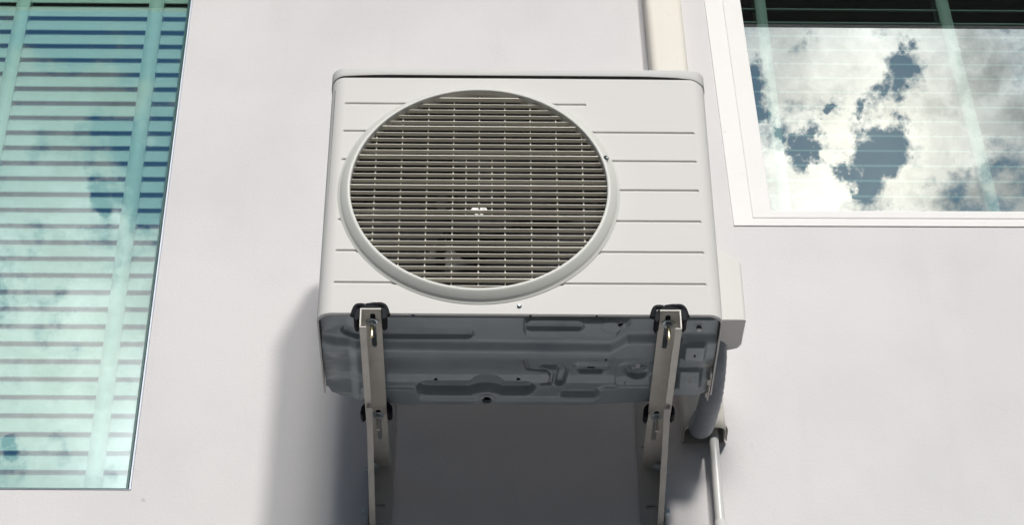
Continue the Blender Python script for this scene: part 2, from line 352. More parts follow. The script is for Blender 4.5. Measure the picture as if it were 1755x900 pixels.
def catmull(pts, n):
    out = []; P = [Vector(p) for p in pts]; P = [2*P[0]-P[1]]+P+[2*P[-1]-P[-2]]
    for i in range(1, len(P)-2):
        for k in range(n):
            t = k/n; a, b, c, d = P[i-1:i+3]
            out.append(0.5*((2*b)+(c-a)*t+(2*a-5*b+4*c-d)*t*t+(3*b-a-3*c+d)*t**3))
    out.append(P[-2]); return out

# ================================================================== SETTING
GZ = -4.04
g = MB(); g.add([(-600, -600, GZ), (600, -600, GZ), (600, 600, GZ), (-600, 600, GZ)], [(0, 1, 2, 3)])
tag(g.build('ground', M['ground']), kind='structure')

house = empty('house', (0, 0, GZ), label='pale grey rendered house wall with two windows behind the air conditioner', cat='house')
def child(o):
    o.parent = house; o.location = (0, 0, -GZ); return o
# window quads on the wall plane (x, z); right window is sheared slightly out of square, following lens distortion
LW = dict(x1=-0.8226, z0=-0.0755, x0=-2.25, z1=1.72)
def RWp(x, z):
    """point of the right window: the left jamb leans a little"""
    u = (x-0.52)/0.7
    return (x + (0.66-z)*(0.0333+0.012*u), z + 0.010*u*(z-0.66)/0.66 + 0.002*u)
RX0, RX1, RZ0, RZ1 = 0.5186, 1.80, 0.6615, 1.74
hole_l = [(LW['x0'], LW['z0']), (LW['x1'], LW['z0']), (LW['x1'], LW['z1']), (LW['x0'], LW['z1'])]
hole_r = [RWp(RX0+.012, RZ0+.008), RWp(RX1-.012, RZ0+.008), RWp(RX1-.012, RZ1-.012), RWp(RX0+.012, RZ1-.012)]
w = sheet_holes('wall', M['wall'], [(-5, GZ), (5, GZ), (5, 2.6), (-5, 2.6)], [hole_l, hole_r],
                ((0, 0, 0), (1, 0, 0), (0, 0, 1), (0, 1, 0)), 0.16, house); child(w)
# roof eave: soffit overhanging the wall
e = MB(); e.box((-5.4, -1.0, 2.372), (5.4, 0.3, 2.43)); child(e.build('soffit', M['soffit'], house))
e = MB(); e.box((-5.4, -1.03, 2.386), (5.4, -1.002, 2.45)); child(e.build('fascia', M['frame'], house))
e = MB(); e.add([(-5.5, -1.10, 2.46), (5.5, -1.10, 2.46), (5.5, 3.2, 4.2), (-5.5, 3.2, 4.2), (-5.5, -1.10, 2.50), (5.5, -1.10, 2.50), (5.5, 3.2, 4.24), (-5.5, 3.2, 4.24)],
   [(0,1,2,3), (4,5,6,7), (0,1,5,4), (2,3,7,6), (0,3,7,4), (1,2,6,5)]); child(e.build('roof', M['soffit'], house))
# dark rooms behind the windows
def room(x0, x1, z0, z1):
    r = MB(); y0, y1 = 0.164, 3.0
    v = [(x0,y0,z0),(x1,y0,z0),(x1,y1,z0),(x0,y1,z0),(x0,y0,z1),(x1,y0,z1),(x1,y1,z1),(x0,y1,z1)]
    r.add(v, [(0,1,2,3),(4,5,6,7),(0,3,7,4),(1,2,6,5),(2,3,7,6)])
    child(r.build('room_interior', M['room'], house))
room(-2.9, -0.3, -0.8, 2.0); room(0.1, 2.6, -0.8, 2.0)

def ring_quads(mb, Q, a, b, yf, yb, kb=1.0, mi=0):
    """four mitred members between insets a..b of quad function Q(ix, iz sides), front face at yf"""
    def rect(i): return [Q(0, i, i*kb), Q(1, i, i*kb), Q(2, i, i), Q(3, i, i)]
    A, B = rect(a), rect(b)
    for k in range(4):
        j = (k+1) % 4
        p = [(A[k][0], yf, A[k][1]), (A[j][0], yf, A[j][1]), (B[j][0], yf, B[j][1]), (B[k][0], yf, B[k][1])]
        mb.prism(p, (0, yb-yf, 0), mi)
def QR(c, ix, iz):
    x = (RX0+ix) if c in (0, 3) else (RX1-ix); z = (RZ0+iz) if c in (0, 1) else (RZ1-iz)
    return RWp(x, z)
def QL(c, ix, iz):
    x = (LW['x0']+ix) if c in (0, 3) else (LW['x1']-ix); z = (LW['z0']+iz) if c in (0, 1) else (LW['z1']-iz)
    return (x, z)
def glass_pane(name, quad, yf, th, parent):
    p = [(x, yf, z) for x, z in quad]; q = [(x, yf+th, z) for x, z in quad]
    mb = MB(); mb.add(p+q, [(0, 1, 2, 3)], 0); mb.add(p+q, [(7, 6, 5, 4)], 1)
    mb.add(p+q, [(0, 4, 5, 1), (1, 5, 6, 2), (2, 6, 7, 3), (3, 7, 4, 0)], 2)
    return mb.build(name, [M['glass'], M['clear'], M['glass_edge']], parent, recalc=False)
# right window
wr = MB()
ring_quads(wr, QR, 0.0, 0.022, -0.0030, 0.02, 0.62)
ring_quads(wr, QR, 0.0221, 0.034, -0.0018, 0.02, 0.62)
wr_o = child(wr.build('window', M['frame'], house)); 
wt2 = MB(); ring_quads(wt2, QR, 0.030, 0.0465, -0.0005, 0.03, 0.53); wt2.build('frame_bead', M['frame'], wr_o)
sa = MB(); ring_quads(sa, QR, 0.0462, 0.094, -0.0025, 0.045, 0.50); sa.build('sash', M['frame'], wr_o, bevel=0.003)
glass_pane('pane', [QR(c, .090, .090*(0.5 if c < 2 else 1)) for c in range(4)], 0.032, 0.005, wr_o)
# left window: frameless look with a thin metal edge
wl_ = MB(); ring_quads(wl_, QL, 0.0005, 0.0048, -0.002, 0.10, 0.35)
wl_o = child(wl_.build('window', M['alu'], house, bevel=0.0006))
gk = MB(); ring_quads(gk, QL, 0.0068, 0.0118, 0.001, 0.03, 0.5); gk.build('gasket', M['glass_edge'], wl_o)
glass_pane('pane', [QL(c, .0112, .0112*(0.5 if c < 2 else 1)) for c in range(4)], 0.006, 0.005, wl_o)

# ================================================================== BLINDS
def blind(sm_, lm_, name, label, x0, x1, zref, pitch, n0, n1, yo, tilt, tapes, lean, headz):
    root = empty(name, ((x0+x1)/2, yo, zref), label=label, cat='window blind', group='venetian blinds in the windows')
    ox, oy, oz = root.location
    mb = MB(); W = 0.050; rng = np.random.RandomState(3)
    for k in range(n0, n1):
        z = zref+pitch*k; t = rad(tilt+rng.uniform(-1.0, 1.0)); N = 5; vs = []
        for i in range(N+1):
            s = i/N*W; h = 0.0022*sin(pi*i/N)
            vs += [(X-ox+lean*(z-zref)*-1.0, yo+s*cos(t)-h*sin(t)-oy, z+s*sin(t)+h*cos(t)-oz) for X in (x0, x1)]
        mb.add(vs, [(2*i, 2*i+1, 2*i+3, 2*i+2) for i in range(N)], 0, True)
        # a thickness of 2.5 mm
        vs2 = [(a, b-0.0024*sin(t)*-1, c-0.0024*cos(t)) for a, b, c in vs]
        mb.add(vs2, [(2*i, 2*i+1, 2*i+3, 2*i+2) for i in range(N)], 0, True)
        mb.add([vs[0], vs[1], vs2[1], vs2[0]], [(0, 1, 2, 3)]); mb.add([vs[-2], vs[-1], vs2[-1], vs2[-2]], [(0, 1, 2, 3)])
    mb.build('slats', sm_, root, recalc=False)
    for (xt, wt_, ln) in tapes:
        tb = MB(); z0, z1 = zref+pitch*n0-0.01, zref+pitch*n1+.02; n = int((z1-z0)/0.01)
        for (yy) in (-0.0035, 0.052*cos(rad(tilt))+0.003):
            vs = []
            for i in range(n+1):
                z = z0+(z1-z0)*i/n; xx = xt-ln*(z-zref); ripple = 0.0008*sin(2*pi*(z-zref)/pitch)
                zo = z+(0.05*sin(rad(tilt)) if yy > 0 else 0)
                vs += [(xx-wt_/2-ox, yy+ripple, zo-oz), (xx+wt_/2-ox, yy+ripple, zo-oz), (xx+wt_/2-ox, yy+ripple+.0008, zo-oz), (xx-wt_/2-ox, yy+ripple+.0008, zo-oz)]
            fs = []
            for i in range(n):
                a = 4*i
                for q in range(4): fs.append((a+q, a+(q+1) % 4, a+4+(q+1) % 4, a+4+q))
            tb.add(vs, fs, 0, True)
        tb.build('ladder_tape', lm_, root)
    hb = MB(); hb.box((x0-ox, -0.004, headz-oz), (x1-ox, 0.055, headz+0.05-oz)); hb.build('headrail', M['slat'], root, bevel=0.003)
    return root
# z of a slat's lower outer edge
blind(M['slat'], M['ladder'], 'venetian_blind', 'closed blind with teal tinted slats in the left window', -2.19, -0.842, -0.0425, 0.0493, 0, 35, 0.050, 74,
      [(-0.915, 0.0385, 0.006), (-1.268, 0.036, 0.0), (-1.62, 0.036, 0), (-1.97, 0.036, 0)], 0.0, 1.69)
blind(M['slat_grey'], M['ladder_grey'], 'venetian_blind', 'open blind with thin slat edges behind the cloud reflection in the right window', 0.585, 1.76, 0.772, 0.0494, -2, 18, 0.080, 41,
      [(0.660, 0.0285, 0.012), (1.166, 0.033, 0.047), (1.60, 0.033, 0.047)], 0.03, 1.66)

# ================================================================== PIPE TRUNKING
tk = empty('pipe_trunking', (0.398, 0, 0.052), label='ivory plastic pipe trunking running up the wall behind the air conditioner', cat='trunking')
def rrect(w, d, r, n=6):
    """U profile in (x, y): wall at y=0, front at y=-d"""
    p = [(-w/2, 0)]
    for k in range(n+1): a = pi+pi/2*k/n; p.append((-w/2+r+r*cos(a), -d+r+r*sin(a)))
    for k in range(n+1): a = 1.5*pi+pi/2*k/n; p.append((w/2-r+r*cos(a), -d+r+r*sin(a)))
    p.append((w/2, 0)); return p
mb = MB(); zs = [0, 0.03, 0.2, 0.6, 1.1, 2.22]; vs = []; P1 = rrect(0.092, 0.062, 0.017); P2 = [(x*0.955, y*0.965) for x, y in P1]
lean = lambda z: 0.011-0.0215*z
for z in zs:
    fl = 1+0.10*max(0, 1-z/0.03)*0
    for P in (P1, P2): vs += [(x*fl+lean(z), y, z) for x, y in P]
n = len(P1); fs = []
for i in range(len(zs)-1):
    a = i*2*n; b = a+2*n
    for k in range(n-1): fs += [(a+k, a+k+1, b+k+1, b+k), (a+n+k, a+n+k+1, b+n+k+1, b+n+k)]
for a in (0, (len(zs)-1)*2*n):
    for k in range(n-1): fs.append((a+k, a+k+1, a+n+k+1, a+n+k))
mb.add(vs, fs, 0, True); mb.build('cover', M['duct'], tk)
mb = MB(); mb.box((-0.047+.011, -0.003, -0.002), (0.047+.011, -0.0005, 0.16)); mb.build('back_plate', M['plate'], tk)
for sx in (-1, 1):      # flared feet of the side walls
    mb = MB(); x = 0.011+sx*0.0462
    mb.prism([(x, -0.006, 0.012), (x, -0.052, 0.012), (x+sx*0.0025, -0.050, 0.002), (x+sx*0.0030, -0.006, 0.000)], (sx*0.0018, 0, 0)); mb.build('cover_edge', M['duct'], tk, bevel=0.0007)

# conduit and hose
cd = empty('conduit_pipe', (0.431, -0.032, -0.9), label='thin white plastic pipe coming down from the trunking to the lower edge', cat='pipe')
mb = tube([(0.4285+0.0015*t-0.431, 0, z+0.9) for t, z in [(0, 0.10), (0, 0.0), (0.6, -0.17), (1, -0.5), (1, -2.5)]], lambda i, t: 0.0105, 24); mb.build('pipe', M['conduit'], cd)
mb = MB(); mb.lathe((-0.001, 0, 0.735), (0, 0, -1), [(0.0109, 0), (0.0125, 0.001), (0.0128, 0.035), (0.0122, 0.05)], 24); mb.build('coupling', M['conduit'], cd)
mb = MB(); mb.lathe((-0.001, 0.0, -0.4), (0, 0, -1), [(0.0109, 0), (0.014, 0.001), (0.014, 0.02), (0.0109, 0.021)], 24); mb.box((-0.016, 0.0, -0.42), (0.014, 0.031, -0.40)); mb.build('pipe_clip', M['conduit'], cd)

pts = catmull([(0.422, -0.29, 0.27), (0.421, -0.278, 0.20), (0.419, -0.258, 0.145), (0.417, -0.225, 0.098), (0.412, -0.180, 0.060), (0.404, -0.130, 0.040), (0.399, -0.088, 0.038), (0.397, -0.056, 0.058), (0.397, -0.037, 0.10), (0.397, -0.034, 0.16)], 22)
rs = np.random.RandomState(5); wr1 = rs.uniform(-1, 1, 400)
def hr(i, th):
    s = i + 2.2*cos(th+0.6) + 0.8*sin(2*th)
    q = s/3.4; fr = q-math.floor(q)
    return 0.0238 + 0.0008*fr + 0.0006*wr1[int(s) % 400]*(0.5+0.5*sin(th*1.5+i*0.15)) + 0.00035*sin(i*1.1+2*sin(th))*(1 if i < 110 else 0.4)
mb = tube(pts, hr, 40)
o = mb.build('insulated_hose', M['tape']); tag(o, 'grey tape wrapped hose curving from the air conditioner into the open end of the trunking', 'hose')

# ================================================================== AIR CONDITIONER
AW, YF, YB, AH = 0.400, -0.5406, -0.2620, 0.628
ac = empty('air_conditioner', (0, -0.38, 0), label='white outdoor air conditioner unit on two brackets on the wall', cat='air conditioner')
def ap(o):
    o.parent = ac; o.location = (0, 0.38, 0); return o
FC = (-0.0830, 0.3115); RO, RI = 0.2865, 0.2635
RC = 0.030
# --- cabinet: plan path x z grid, grooves pressed in, opening cut for the fan
def path_cols():
    cols = []    # (x, y, nx, ny, frontflag)
    for y in np.linspace(YB, YF+RC, 8): cols.append((-AW, y, -1, 0, 0))
    for k in range(1, 9): a = pi+pi/2*k/8; cols.append((-AW+RC+RC*cos(a), YF+RC+RC*sin(a), cos(a), sin(a), 0))
    ends = set()
    xs = list(np.arange(-AW+RC, AW-RC+1e-6, 0.004))
    for ge in (-0.3655, 0.140, 0.3655): xs += list(np.arange(ge-0.005, ge+0.0051, 0.0008))
    xs = sorted(q for q in set(np.round(xs, 5)) if -AW+RC+0.0002 < q < AW-RC-0.0002)
    for x in xs: cols.append((x, YF, 0, -1, 1))
    for k in range(0, 9): a = 1.5*pi+pi/2*k/8; cols.append((AW-RC+RC*cos(a), YF+RC+RC*sin(a), cos(a), sin(a), 0))
    for y in np.linspace(YF+RC, YB, 8)[1:]: cols.append((AW, y, 1, 0, 0))
    return cols
GR = [(0.5530, -0.3655, 0.140), (0.4748, -0.3655, 0.3655), (0.3960, -0.3655, 0.3655), (0.3170, -0.3655, 0.3655), (0.2350, -0.3655, 0.3655), (0.1548, -0.366, 0.366), (0.0745, -0.366, 0.366)]
cols = path_cols()
zs = list(np.arange(0, AH+1e-6, 0.004))
for gz, _, _ in GR: zs += list(np.arange(gz-0.005, gz+0.0051, 0.0007))
zs = sorted(set(np.round(zs, 5)))
X = np.array([c[0] for c in cols]); Y = np.array([c[1] for c in cols]); NX = np.array([c[2] for c in cols]); NY = np.array([c[3] for c in cols]); FFl = np.array([c[4] for c in cols])
Z = np.array(zs); XX, ZZ = np.meshgrid(X, Z)
dep = np.zeros_like(XX)
for gz, a, b in GR:
    dx = np.maximum(np.maximum(a-XX, XX-b), 0); d = np.hypot(dx, ZZ-gz)
    dep = np.maximum(dep, 0.0036*np.clip((0.0040-d)/0.0020, 0, 1))
def wob(x, z): return 0.0004*np.sin(x*7+1.3)*np.sin(z*6+0.5)
dep = dep + wob(XX, ZZ)
front = np.tile(FFl, (len(Z), 1))
# top inward lip
PX = XX+NX*(-dep)*(1); PY = np.tile(Y, (len(Z), 1))+np.tile(NY, (len(Z), 1))*(-dep)
nc = len(X); nr = len(Z)
V = np.stack([PX, PY, ZZ], -1).reshape(-1, 3)
F_ = []
for j in range(nr-1):
    for i in range(nc-1):
        if FFl[i] and FFl[i+1]:
            cx = (X[i]+X[i+1])/2-FC[0]; cz = (Z[j]+Z[j+1])/2-FC[1]
            if cx*cx+cz*cz < 0.275**2: continue
        F_.append((j*nc+i, j*nc+i+1, (j+1)*nc+i+1, (j+1)*nc+i))
mb = MB(); mb.add(V, F_, 0, True)
# hem turned under at the bottom, and lip at the top
def inset_path(d): return [(c[0]-c[2]*d, c[1]-c[3]*d) for c in cols]
p0, p1 = inset_path(0), inset_path(0.0012)
p2 = [(c[0]-c[2]*(0.0030+0.0032*abs(c[3])), c[1]-c[3]*0.0062) for c in cols]
vs = [(x, y, 0) for x, y in p0]+[(x, y, -0.0012) for x, y in p1]+[(x, y, -0.0012) for x, y in p2]+[(x, y, 0.008) for x, y in p2]
mb.add(vs, [(r*nc+i, r*nc+i+1, (r+1)*nc+i+1, (r+1)*nc+i) for r in range(3) for i in range(nc-1)], 0, False)
vs = [(x, y, AH) for x, y in p0]+[(x, y, AH+0.0012) for x, y in p1]+[(x, y, AH+0.0012) for x, y in inset_path(0.006)]
mb.add(vs, [(r*nc+i, r*nc+i+1, (r+1)*nc+i+1, (r+1)*nc+i) for r in range(2) for i in range(nc-1)], 0, False)
mb.add([(-AW, YB, 0.09), (AW, YB, 0.09), (AW, YB, AH), (-AW, YB, AH)], [(0, 1, 2, 3)], 0)
cab = ap(mb.build('cabinet', M['cream'], ac, recalc=False))
# --- lid
def rr_plan(g, rc, n=8):
    p = []
    for (sx, yy, a0) in ((-1, 'f', pi), (1, 'f', 1.5*pi), (1, 'b', 0), (-1, 'b', 0.5*pi)):
        cx = sx*(AW+g-rc); cy = (YF-g+rc) if yy == 'f' else (YB+g-rc)
        for k in range(n+1): a = a0+pi/2*k/n; p.append((cx+rc*cos(a), cy+rc*sin(a), cos(a), sin(a)))
    return p
pl = rr_plan(0.0012, 0.030)
# densify the front edge for the bowed gap
q = []
for i, c in enumerate(pl):
    q.append(c); d = pl[(i+1) % len(pl)]
    if abs(c[1]-d[1]) < 1e-6 and abs(c[0]-d[0]) > 0.1:
        for k in range(1, 24): t = k/24; q.append((c[0]+(d[0]-c[0])*t, c[1], 0, c[3]))
pl = q; n = len(pl); rings = []
def skirt(x, y):
    if y > YF+0.02: return 0.617
    u = min(1, max(0, (abs(x+0.01)-0.25)/0.15)); return 0.6360-0.0085*u*u-0.0060*max(0, (u-0.80)/0.20)**1.3
rings.append([(x-nx*.0010, y-ny*.0010, skirt(x, y)+.0004) for x, y, nx, ny in pl])
rings.append([(x-nx*.0008, y-ny*.0008, skirt(x, y)) for x, y, nx, ny in pl])
rings.append([(x, y, skirt(x, y)+0.0012) for x, y, nx, ny in pl])
LT = 0.6585
for k in range(0, 7):
    a = pi/2*k/6; rings.append([(x-nx*.007*(1-cos(a)), y-ny*.007*(1-cos(a)), LT-0.007+0.007*sin(a)) for x, y, nx, ny in pl])
mb = MB(); vs = sum(rings, []); fs = [(r*n+i, r*n+(i+1) % n, (r+1)*n+(i+1) % n, (r+1)*n+i) for r in range(len(rings)-1) for i in range(n)]
mb.add(vs, fs, 0, True); mb.f.append(tuple((len(rings)-1)*n+i for i in range(n))); mb.mi.append(0); mb.sm.append(False)
ap(mb.build('lid', M['lid'], ac, recalc=False))
mb = MB(); mb.box((-AW+.012, YF+.012, AH-.006), (AW-.012, YB-.01, AH-.002)); ap(mb.build('lid_support', M['dark'], ac))

# --- fan opening: ring, grille, shroud, fan, coil
C3 = (FC[0], YF, FC[1])
mb = MB(); mb.lathe(C3, (0, -1, 0), [(0.2895, 0.0006), (RO+0.001, 0.0022), (RO-0.0025, 0.0030), (RO-0.0035, 0.0060), (RO-0.0055, 0.0085), (RI+0.0075, 0.0192), (RI+0.0045, 0.0208), (RI+0.0008, 0.0208), (RI-0.0006, 0.0190), (RI-0.0006, -0.004), (0.274, -0.006)], 160, caps=False)
ring = ap(mb.build('grille_ring', M['ring'], ac))
mb = MB(); SL0, SP = 0.5740, 0.01608
for k in range(33):
    z = SL0-SP*k; r = RI-0.0004; dz = z-FC[1]
    if abs(dz) > r-0.001: continue
    h = sqrt(r*r-dz*dz); bold = (k % 5 == 1); t = 0.0019 if bold else 0.0010; yf = YF-(0.0145 if bold else 0.0120)
    yb_ = YF-0.0012; hb = h-0.0005
    # front lip thicker, blade tapering to the back
    pr = [(-hb, yf, z-t/2), (-hb, yf, z+t/2), (-hb, yf+.002, z+t/2), (-hb, yb_, z+0.0006), (-hb, yb_, z-0.0003), (-hb, yf+.0015, z-t/2-.0001)]
    mb.prism([(FC[0]+a, b, c) for a, b, c in pr], (2*hb, 0, 0))
def rib(x, z0, z1):
    dx = x-FC[0]; h = sqrt(max(0, (RI-.0005)**2-dx*dx)); a = max(z0, FC[1]-h); b = min(z1, FC[1]+h)
    if b > a: mb.box((x-0.00130, YF-0.0032, a), (x+0.00130, YF+0.0030, b))
for k in range(-4, 5): rib(FC[0]+0.0535*k, -9, 9)
for k in (-1, 1): rib(FC[0]+0.0267*k, 0.2488, 0.402)
ap(mb.build('grille', M['grille'], ac))
mb = MB(); mb.lathe(C3, (0, 1, 0), [(0.2740, 0.006), (0.262, 0.010), (0.258, 0.03), (0.258, 0.135)], 96, caps=False); ap(mb.build('shroud', M['fan'], ac))
mb = MB(); mb.box((-AW+.02, YB-0.035, 0.09), (AW-.02, YB-0.004, AH-.03))
ap(mb.build('coil', M['coil'], ac))
mb = MB(); 
mb.box((FC[0]+0.262, YF+0.03, 0.09), (FC[0]+0.266, YB-.03, AH-.03))
ap(mb.build('partition', M['dark'], ac)); mb = MB()
mb.box((-AW+.008, YF+.009, 0.09), (-AW+.012, YB-.03, AH-.03))
ap(mb.build('inner_side', M['dark'], ac))
fan = MB(); FY = YF+0.075
fan.lathe((FC[0], FY-0.012, FC[1]), (0, 1, 0), [(0.0, -0.002), (0.030, -0.002), (0.034, 0.0), (0.058, 0.006), (0.068, 0.016), (0.070, 0.075)], 48)
for b in range(3):
    vs = []; NR, NA = 10, 12
    for i in range(NR+1):
        r = 0.066+(0.250-0.066)*i/NR
        for j in range(NA+1):
            a = 2*pi*b/3+0.4+ (j/NA)*1.55*(0.75+0.25*i/NR) + 0.35*(i/NR)**1.5
            vs.append((FC[0]+r*cos(a), FY+0.06-0.062*(j/NA)**0.9+0.01*sin(pi*i/NR), FC[1]+r*sin(a)))
    fs = [(i*(NA+1)+j, i*(NA+1)+j+1, (i+1)*(NA+1)+j+1, (i+1)*(NA+1)+j) for i in range(NR) for j in range(NA)]
    fan.add(vs, fs, 0, True)
fo = ap(fan.build('fan', M['fan'], ac))
em = MB(); ey = FY-0.0165; ex, ez = FC[0]+0.0005, 0.3095
for s in (-1, 1):
    em.prism([(ex+s*a, ey, ez+c) for a, c in ((0.0022, 0.0015), (0.0165, 0.0015), (0.0165, 0.0040), (0.0095, 0.0125), (0.0048, 0.0125), (0.0022, 0.008))], (0, 0.0015, 0))
    em.prism([(ex+s*a, ey, ez+c) for a, c in ((0.0022, -0.0115), (0.0070, -0.0115), (0.0160, -0.0015), (0.0095, -0.0015), (0.0022, -0.0075))], (0, 0.0015, 0))
em.build('emblem', M['emblem'], fo)
mb = MB(); mb.box((FC[0]-.09, YF+.16, .09), (FC[0]-.07, YF+.175, AH-.03)); mb.box((FC[0]+.07, YF+.16, .09), (FC[0]+.09, YF+.175, AH-.03)); mb.lathe((FC[0], YF+.12, FC[1]), (0, 1, 0), [(0.05, 0), (0.05, 0.06)], 32)
ap(mb.build('motor_mount', M['fan'], ac))

def screw(x, z, y, r=0.0048):
    mb = MB(); mb.lathe((x, y, z), (0, -1, 0), [(r, 0), (r*0.98, 0.001), (r*0.55, 0.0012), (r*0.6, 0.0032), (r*0.42, 0.0042)], 20)
    o = ap(mb.build('screw', M['zinc'], ac)); 
    mb = MB(); mb.box((x-r*0.3, y-.0046, z-.0004), (x+r*0.3, y-.0043, z+.0004)); mb.box((x-.0004, y-.0047, z-r*0.3), (x+.0004, y-.0044, z+r*0.3)); mb.build('cross_recess', M['dark'], o)
screw(-0.0019, 0.0185, YF-0.0004); 
mb = MB(); mb.lathe((0.1795, YF-0.0193, 0.3895), (0.25, -1, 0.1), [(0.0055, 0), (0.0050, 0.0011), (0.0, 0.0012)], 20); mb.add([], []); sc_ = ap(mb.build('screw_recess', M['dark'], ac))
screw(0.1815, 0.3865, YF-0.0195, 0.0038)

# --- service cover on the right side
cv = MB(); vx = 0.4725
poly = [(AW, -0.350), (vx-0.004, -0.350), (vx, -0.346), (vx-.001, -0.262), (vx-0.008, -0.248), (AW, -0.225)]
z0c, z1c = 0.128, 0.335
n = len(poly)
vs = [(x, y, z0c) for x, y in poly]+[(x, y, z1c-max(0, (x-AW))*0.95*0.8) for x, y in poly]
cv.add(vs, [tuple(range(n)), tuple(range(n, 2*n))]+[(i, (i+1) % n, n+(i+1) % n, n+i) for i in range(n)])
ap(cv.build('service_cover', M['cream'], ac, bevel=0.0022, seg=3))
mb = MB(); mb.box((0.392, -0.345, -0.003), (0.3945, -0.245, 0.012)); mb.box((0.388, -0.318, -0.002), (0.3918, -0.300, 0.004)); mb.box((0.388, -0.272, -0.002), (0.3918, -0.256, 0.004))
ap(mb.build('edge_clip', M['arm'], ac))

# --- pressed base pan (height field; z up, depth measured in metres)
def sm(x, a, b): t = np.clip((x-a)/(b-a), 0, 1); return t*t*(3-2*t)
def rbox(x, y, cx, cy, hx, hy, r=0.006):
    qx, qy = np.abs(x-cx)-hx+r, np.abs(y-cy)-hy+r
    return np.hypot(np.maximum(qx, 0), np.maximum(qy, 0))+np.minimum(np.maximum(qx, qy), 0)-r
def caps(x, y, pts, r):
    d = np.full_like(x, 9.0)
    for (ax, ay), (bx, by) in zip(pts[:-1], pts[1:]):
        vx, vy = bx-ax, by-ay; t = np.clip(((x-ax)*vx+(y-ay)*vy)/(vx*vx+vy*vy), 0, 1)
        d = np.minimum(d, np.hypot(x-ax-t*vx, y-ay-t*vy))
    return d-r
def bumpf(d, w): return 1-sm(d, -w/2, w/2)
NXp, NYp = 540, 250
xs = np.linspace(-0.3955, 0.3955, NXp); ts = np.linspace(0, 1, NYp)
rc = 0.026
def yfront(x):
    e = np.maximum(np.abs(x)-(0.3955-rc), 0); return YF+0.008+rc-np.sqrt(np.maximum(rc*rc-e*e, 0))
def yback(x):
    base = np.interp(x, [-0.3915, -0.385, -0.366, -0.32, -0.26, -0.244, 0.150, 0.185, 0.25, 0.288, 0.372, 0.387, 0.3915], [-0.262, -0.240, -0.230, -0.223, -0.221, -0.213, -0.213, -0.222, -0.229, -0.233, -0.234, -0.244, -0.262])
    return base
GXp = np.tile(xs, (NYp, 1)); yf_, yb_ = yfront(xs), yback(xs)
GYp = yf_[None, :]+(yb_-yf_)[None, :]*ts[:, None]
x, y = GXp, GYp
z = np.full_like(x, 0.013)
z += 0.028*(1-sm(y, -0.530, -0.506))*sm(x, -0.345, -0.330)*(1-sm(x, 0.30, 0.315)) + 0.007*sm(y, -0.514, -0.504)*(1-sm(x, -0.345, -0.325)*(1-sm(x, 0.30, 0.32)))
yl = np.interp(x, [-0.4, -0.392, -0.365, 0.184, 0.216, 0.30, 0.32, 0.4], [-0.437, -0.437, -0.424, -0.418, -0.450, -0.450, -0.444, -0.442])
z -= 0.013*sm(y, yl-0.016, yl+0.015)
z += 0.010*sm(y, -0.395, -0.33) - 0.006*sm(y, -0.320, -0.295) - 0.006*sm(y, -0.250, -0.232)
z += 0.009*bumpf(caps(x, y, [(-0.34, -0.454), (-0.107, -0.454)], 0.0150), 0.008)
z -= 0.013*bumpf(rbox(x, y, 0.100, -0.486, 0.096, 0.030, 0.012)+0.35*np.maximum(0, 0.03-(x-0.004))*0.6, 0.010)
z += 0.009*bumpf(caps(x, y, [(0.024, -0.497), (0.114, -0.497)], 0.0120), 0.007)
z -= 0.012*bumpf(rbox(x, y, 0.191, -0.508, 0.024, 0.024, 0.014), 0.014)
tr = caps(x, y, [(-0.185, -0.275), (0.012, -0.275)], 0.021)
tr = np.maximum(tr, -(np.hypot((x+0.066)/1.35, y+0.236)-0.030))
up = np.hypot((x+0.064)/1.5, y+0.292)-0.020
tr = np.minimum(tr, up*1.0)
z += 0.020*bumpf(tr, 0.012)
z -= 0.0035*bumpf(np.hypot(x+0.064, y+0.2385)-0.0165, 0.004)
z += 0.013*bumpf(caps(x, y, [(0.052, -0.346), (0.082, -0.346), (0.091, -0.325), (0.085, -0.296)], 0.009), 0.010)
z += 0.008*bumpf(caps(x, y, [(0.012, -0.378), (0.019, -0.336), (0.062, -0.328), (0.069, -0.312), (0.066, -0.292), (0.05, -0.290)], 0.0035), 0.005)
z += 0.014*bumpf(rbox(x, y, 0.148, -0.334, 0.026, 0.010, 0.008), 0.012)
z -= 0.005*bumpf(rbox(x, y, 0.148, -0.356, 0.034, 0.012, 0.010), 0.010)
z += 0.010*bumpf(np.abs(np.hypot(x-0.243, y+0.342)-0.021)-0.006, 0.010)
z -= 0.004*bumpf(rbox(x, y, 0.245, -0.325, 0.046, 0.050, 0.030), 0.006)
z += 0.010*bumpf(rbox(x, y, 0.126, -0.262, 0.040, 0.011, 0.009), 0.014)
z -= 0.010*bumpf(rbox(x, y, 0.235, -0.245, 0.070, 0.036, 0.02), 0.022)
z -= 0.010*bumpf(rbox(x, y, -0.262, -0.245, 0.055, 0.030, 0.015), 0.018)
z += 0.007*bumpf(rbox(x, y, 0.352, -0.505, 0.034, 0.0075, 0.004), 0.008)
z -= 0.009*bumpf(rbox(x, y, 0.353, -0.406, 0.021, 0.026, 0.006), 0.012)
z -= 0.009*bumpf(rbox(x, y, 0.350, -0.305, 0.023, 0.030, 0.004), 0.012)
z += 0.006*bumpf(caps(x, y, [(0.318, -0.44), (0.318, -0.27)], 0.006), 0.008)
# slight wear ripples at the left end
z += 0.0010*np.sin(x*90+3*np.sin(y*40))*(1-sm(x, -0.385, -0.34))
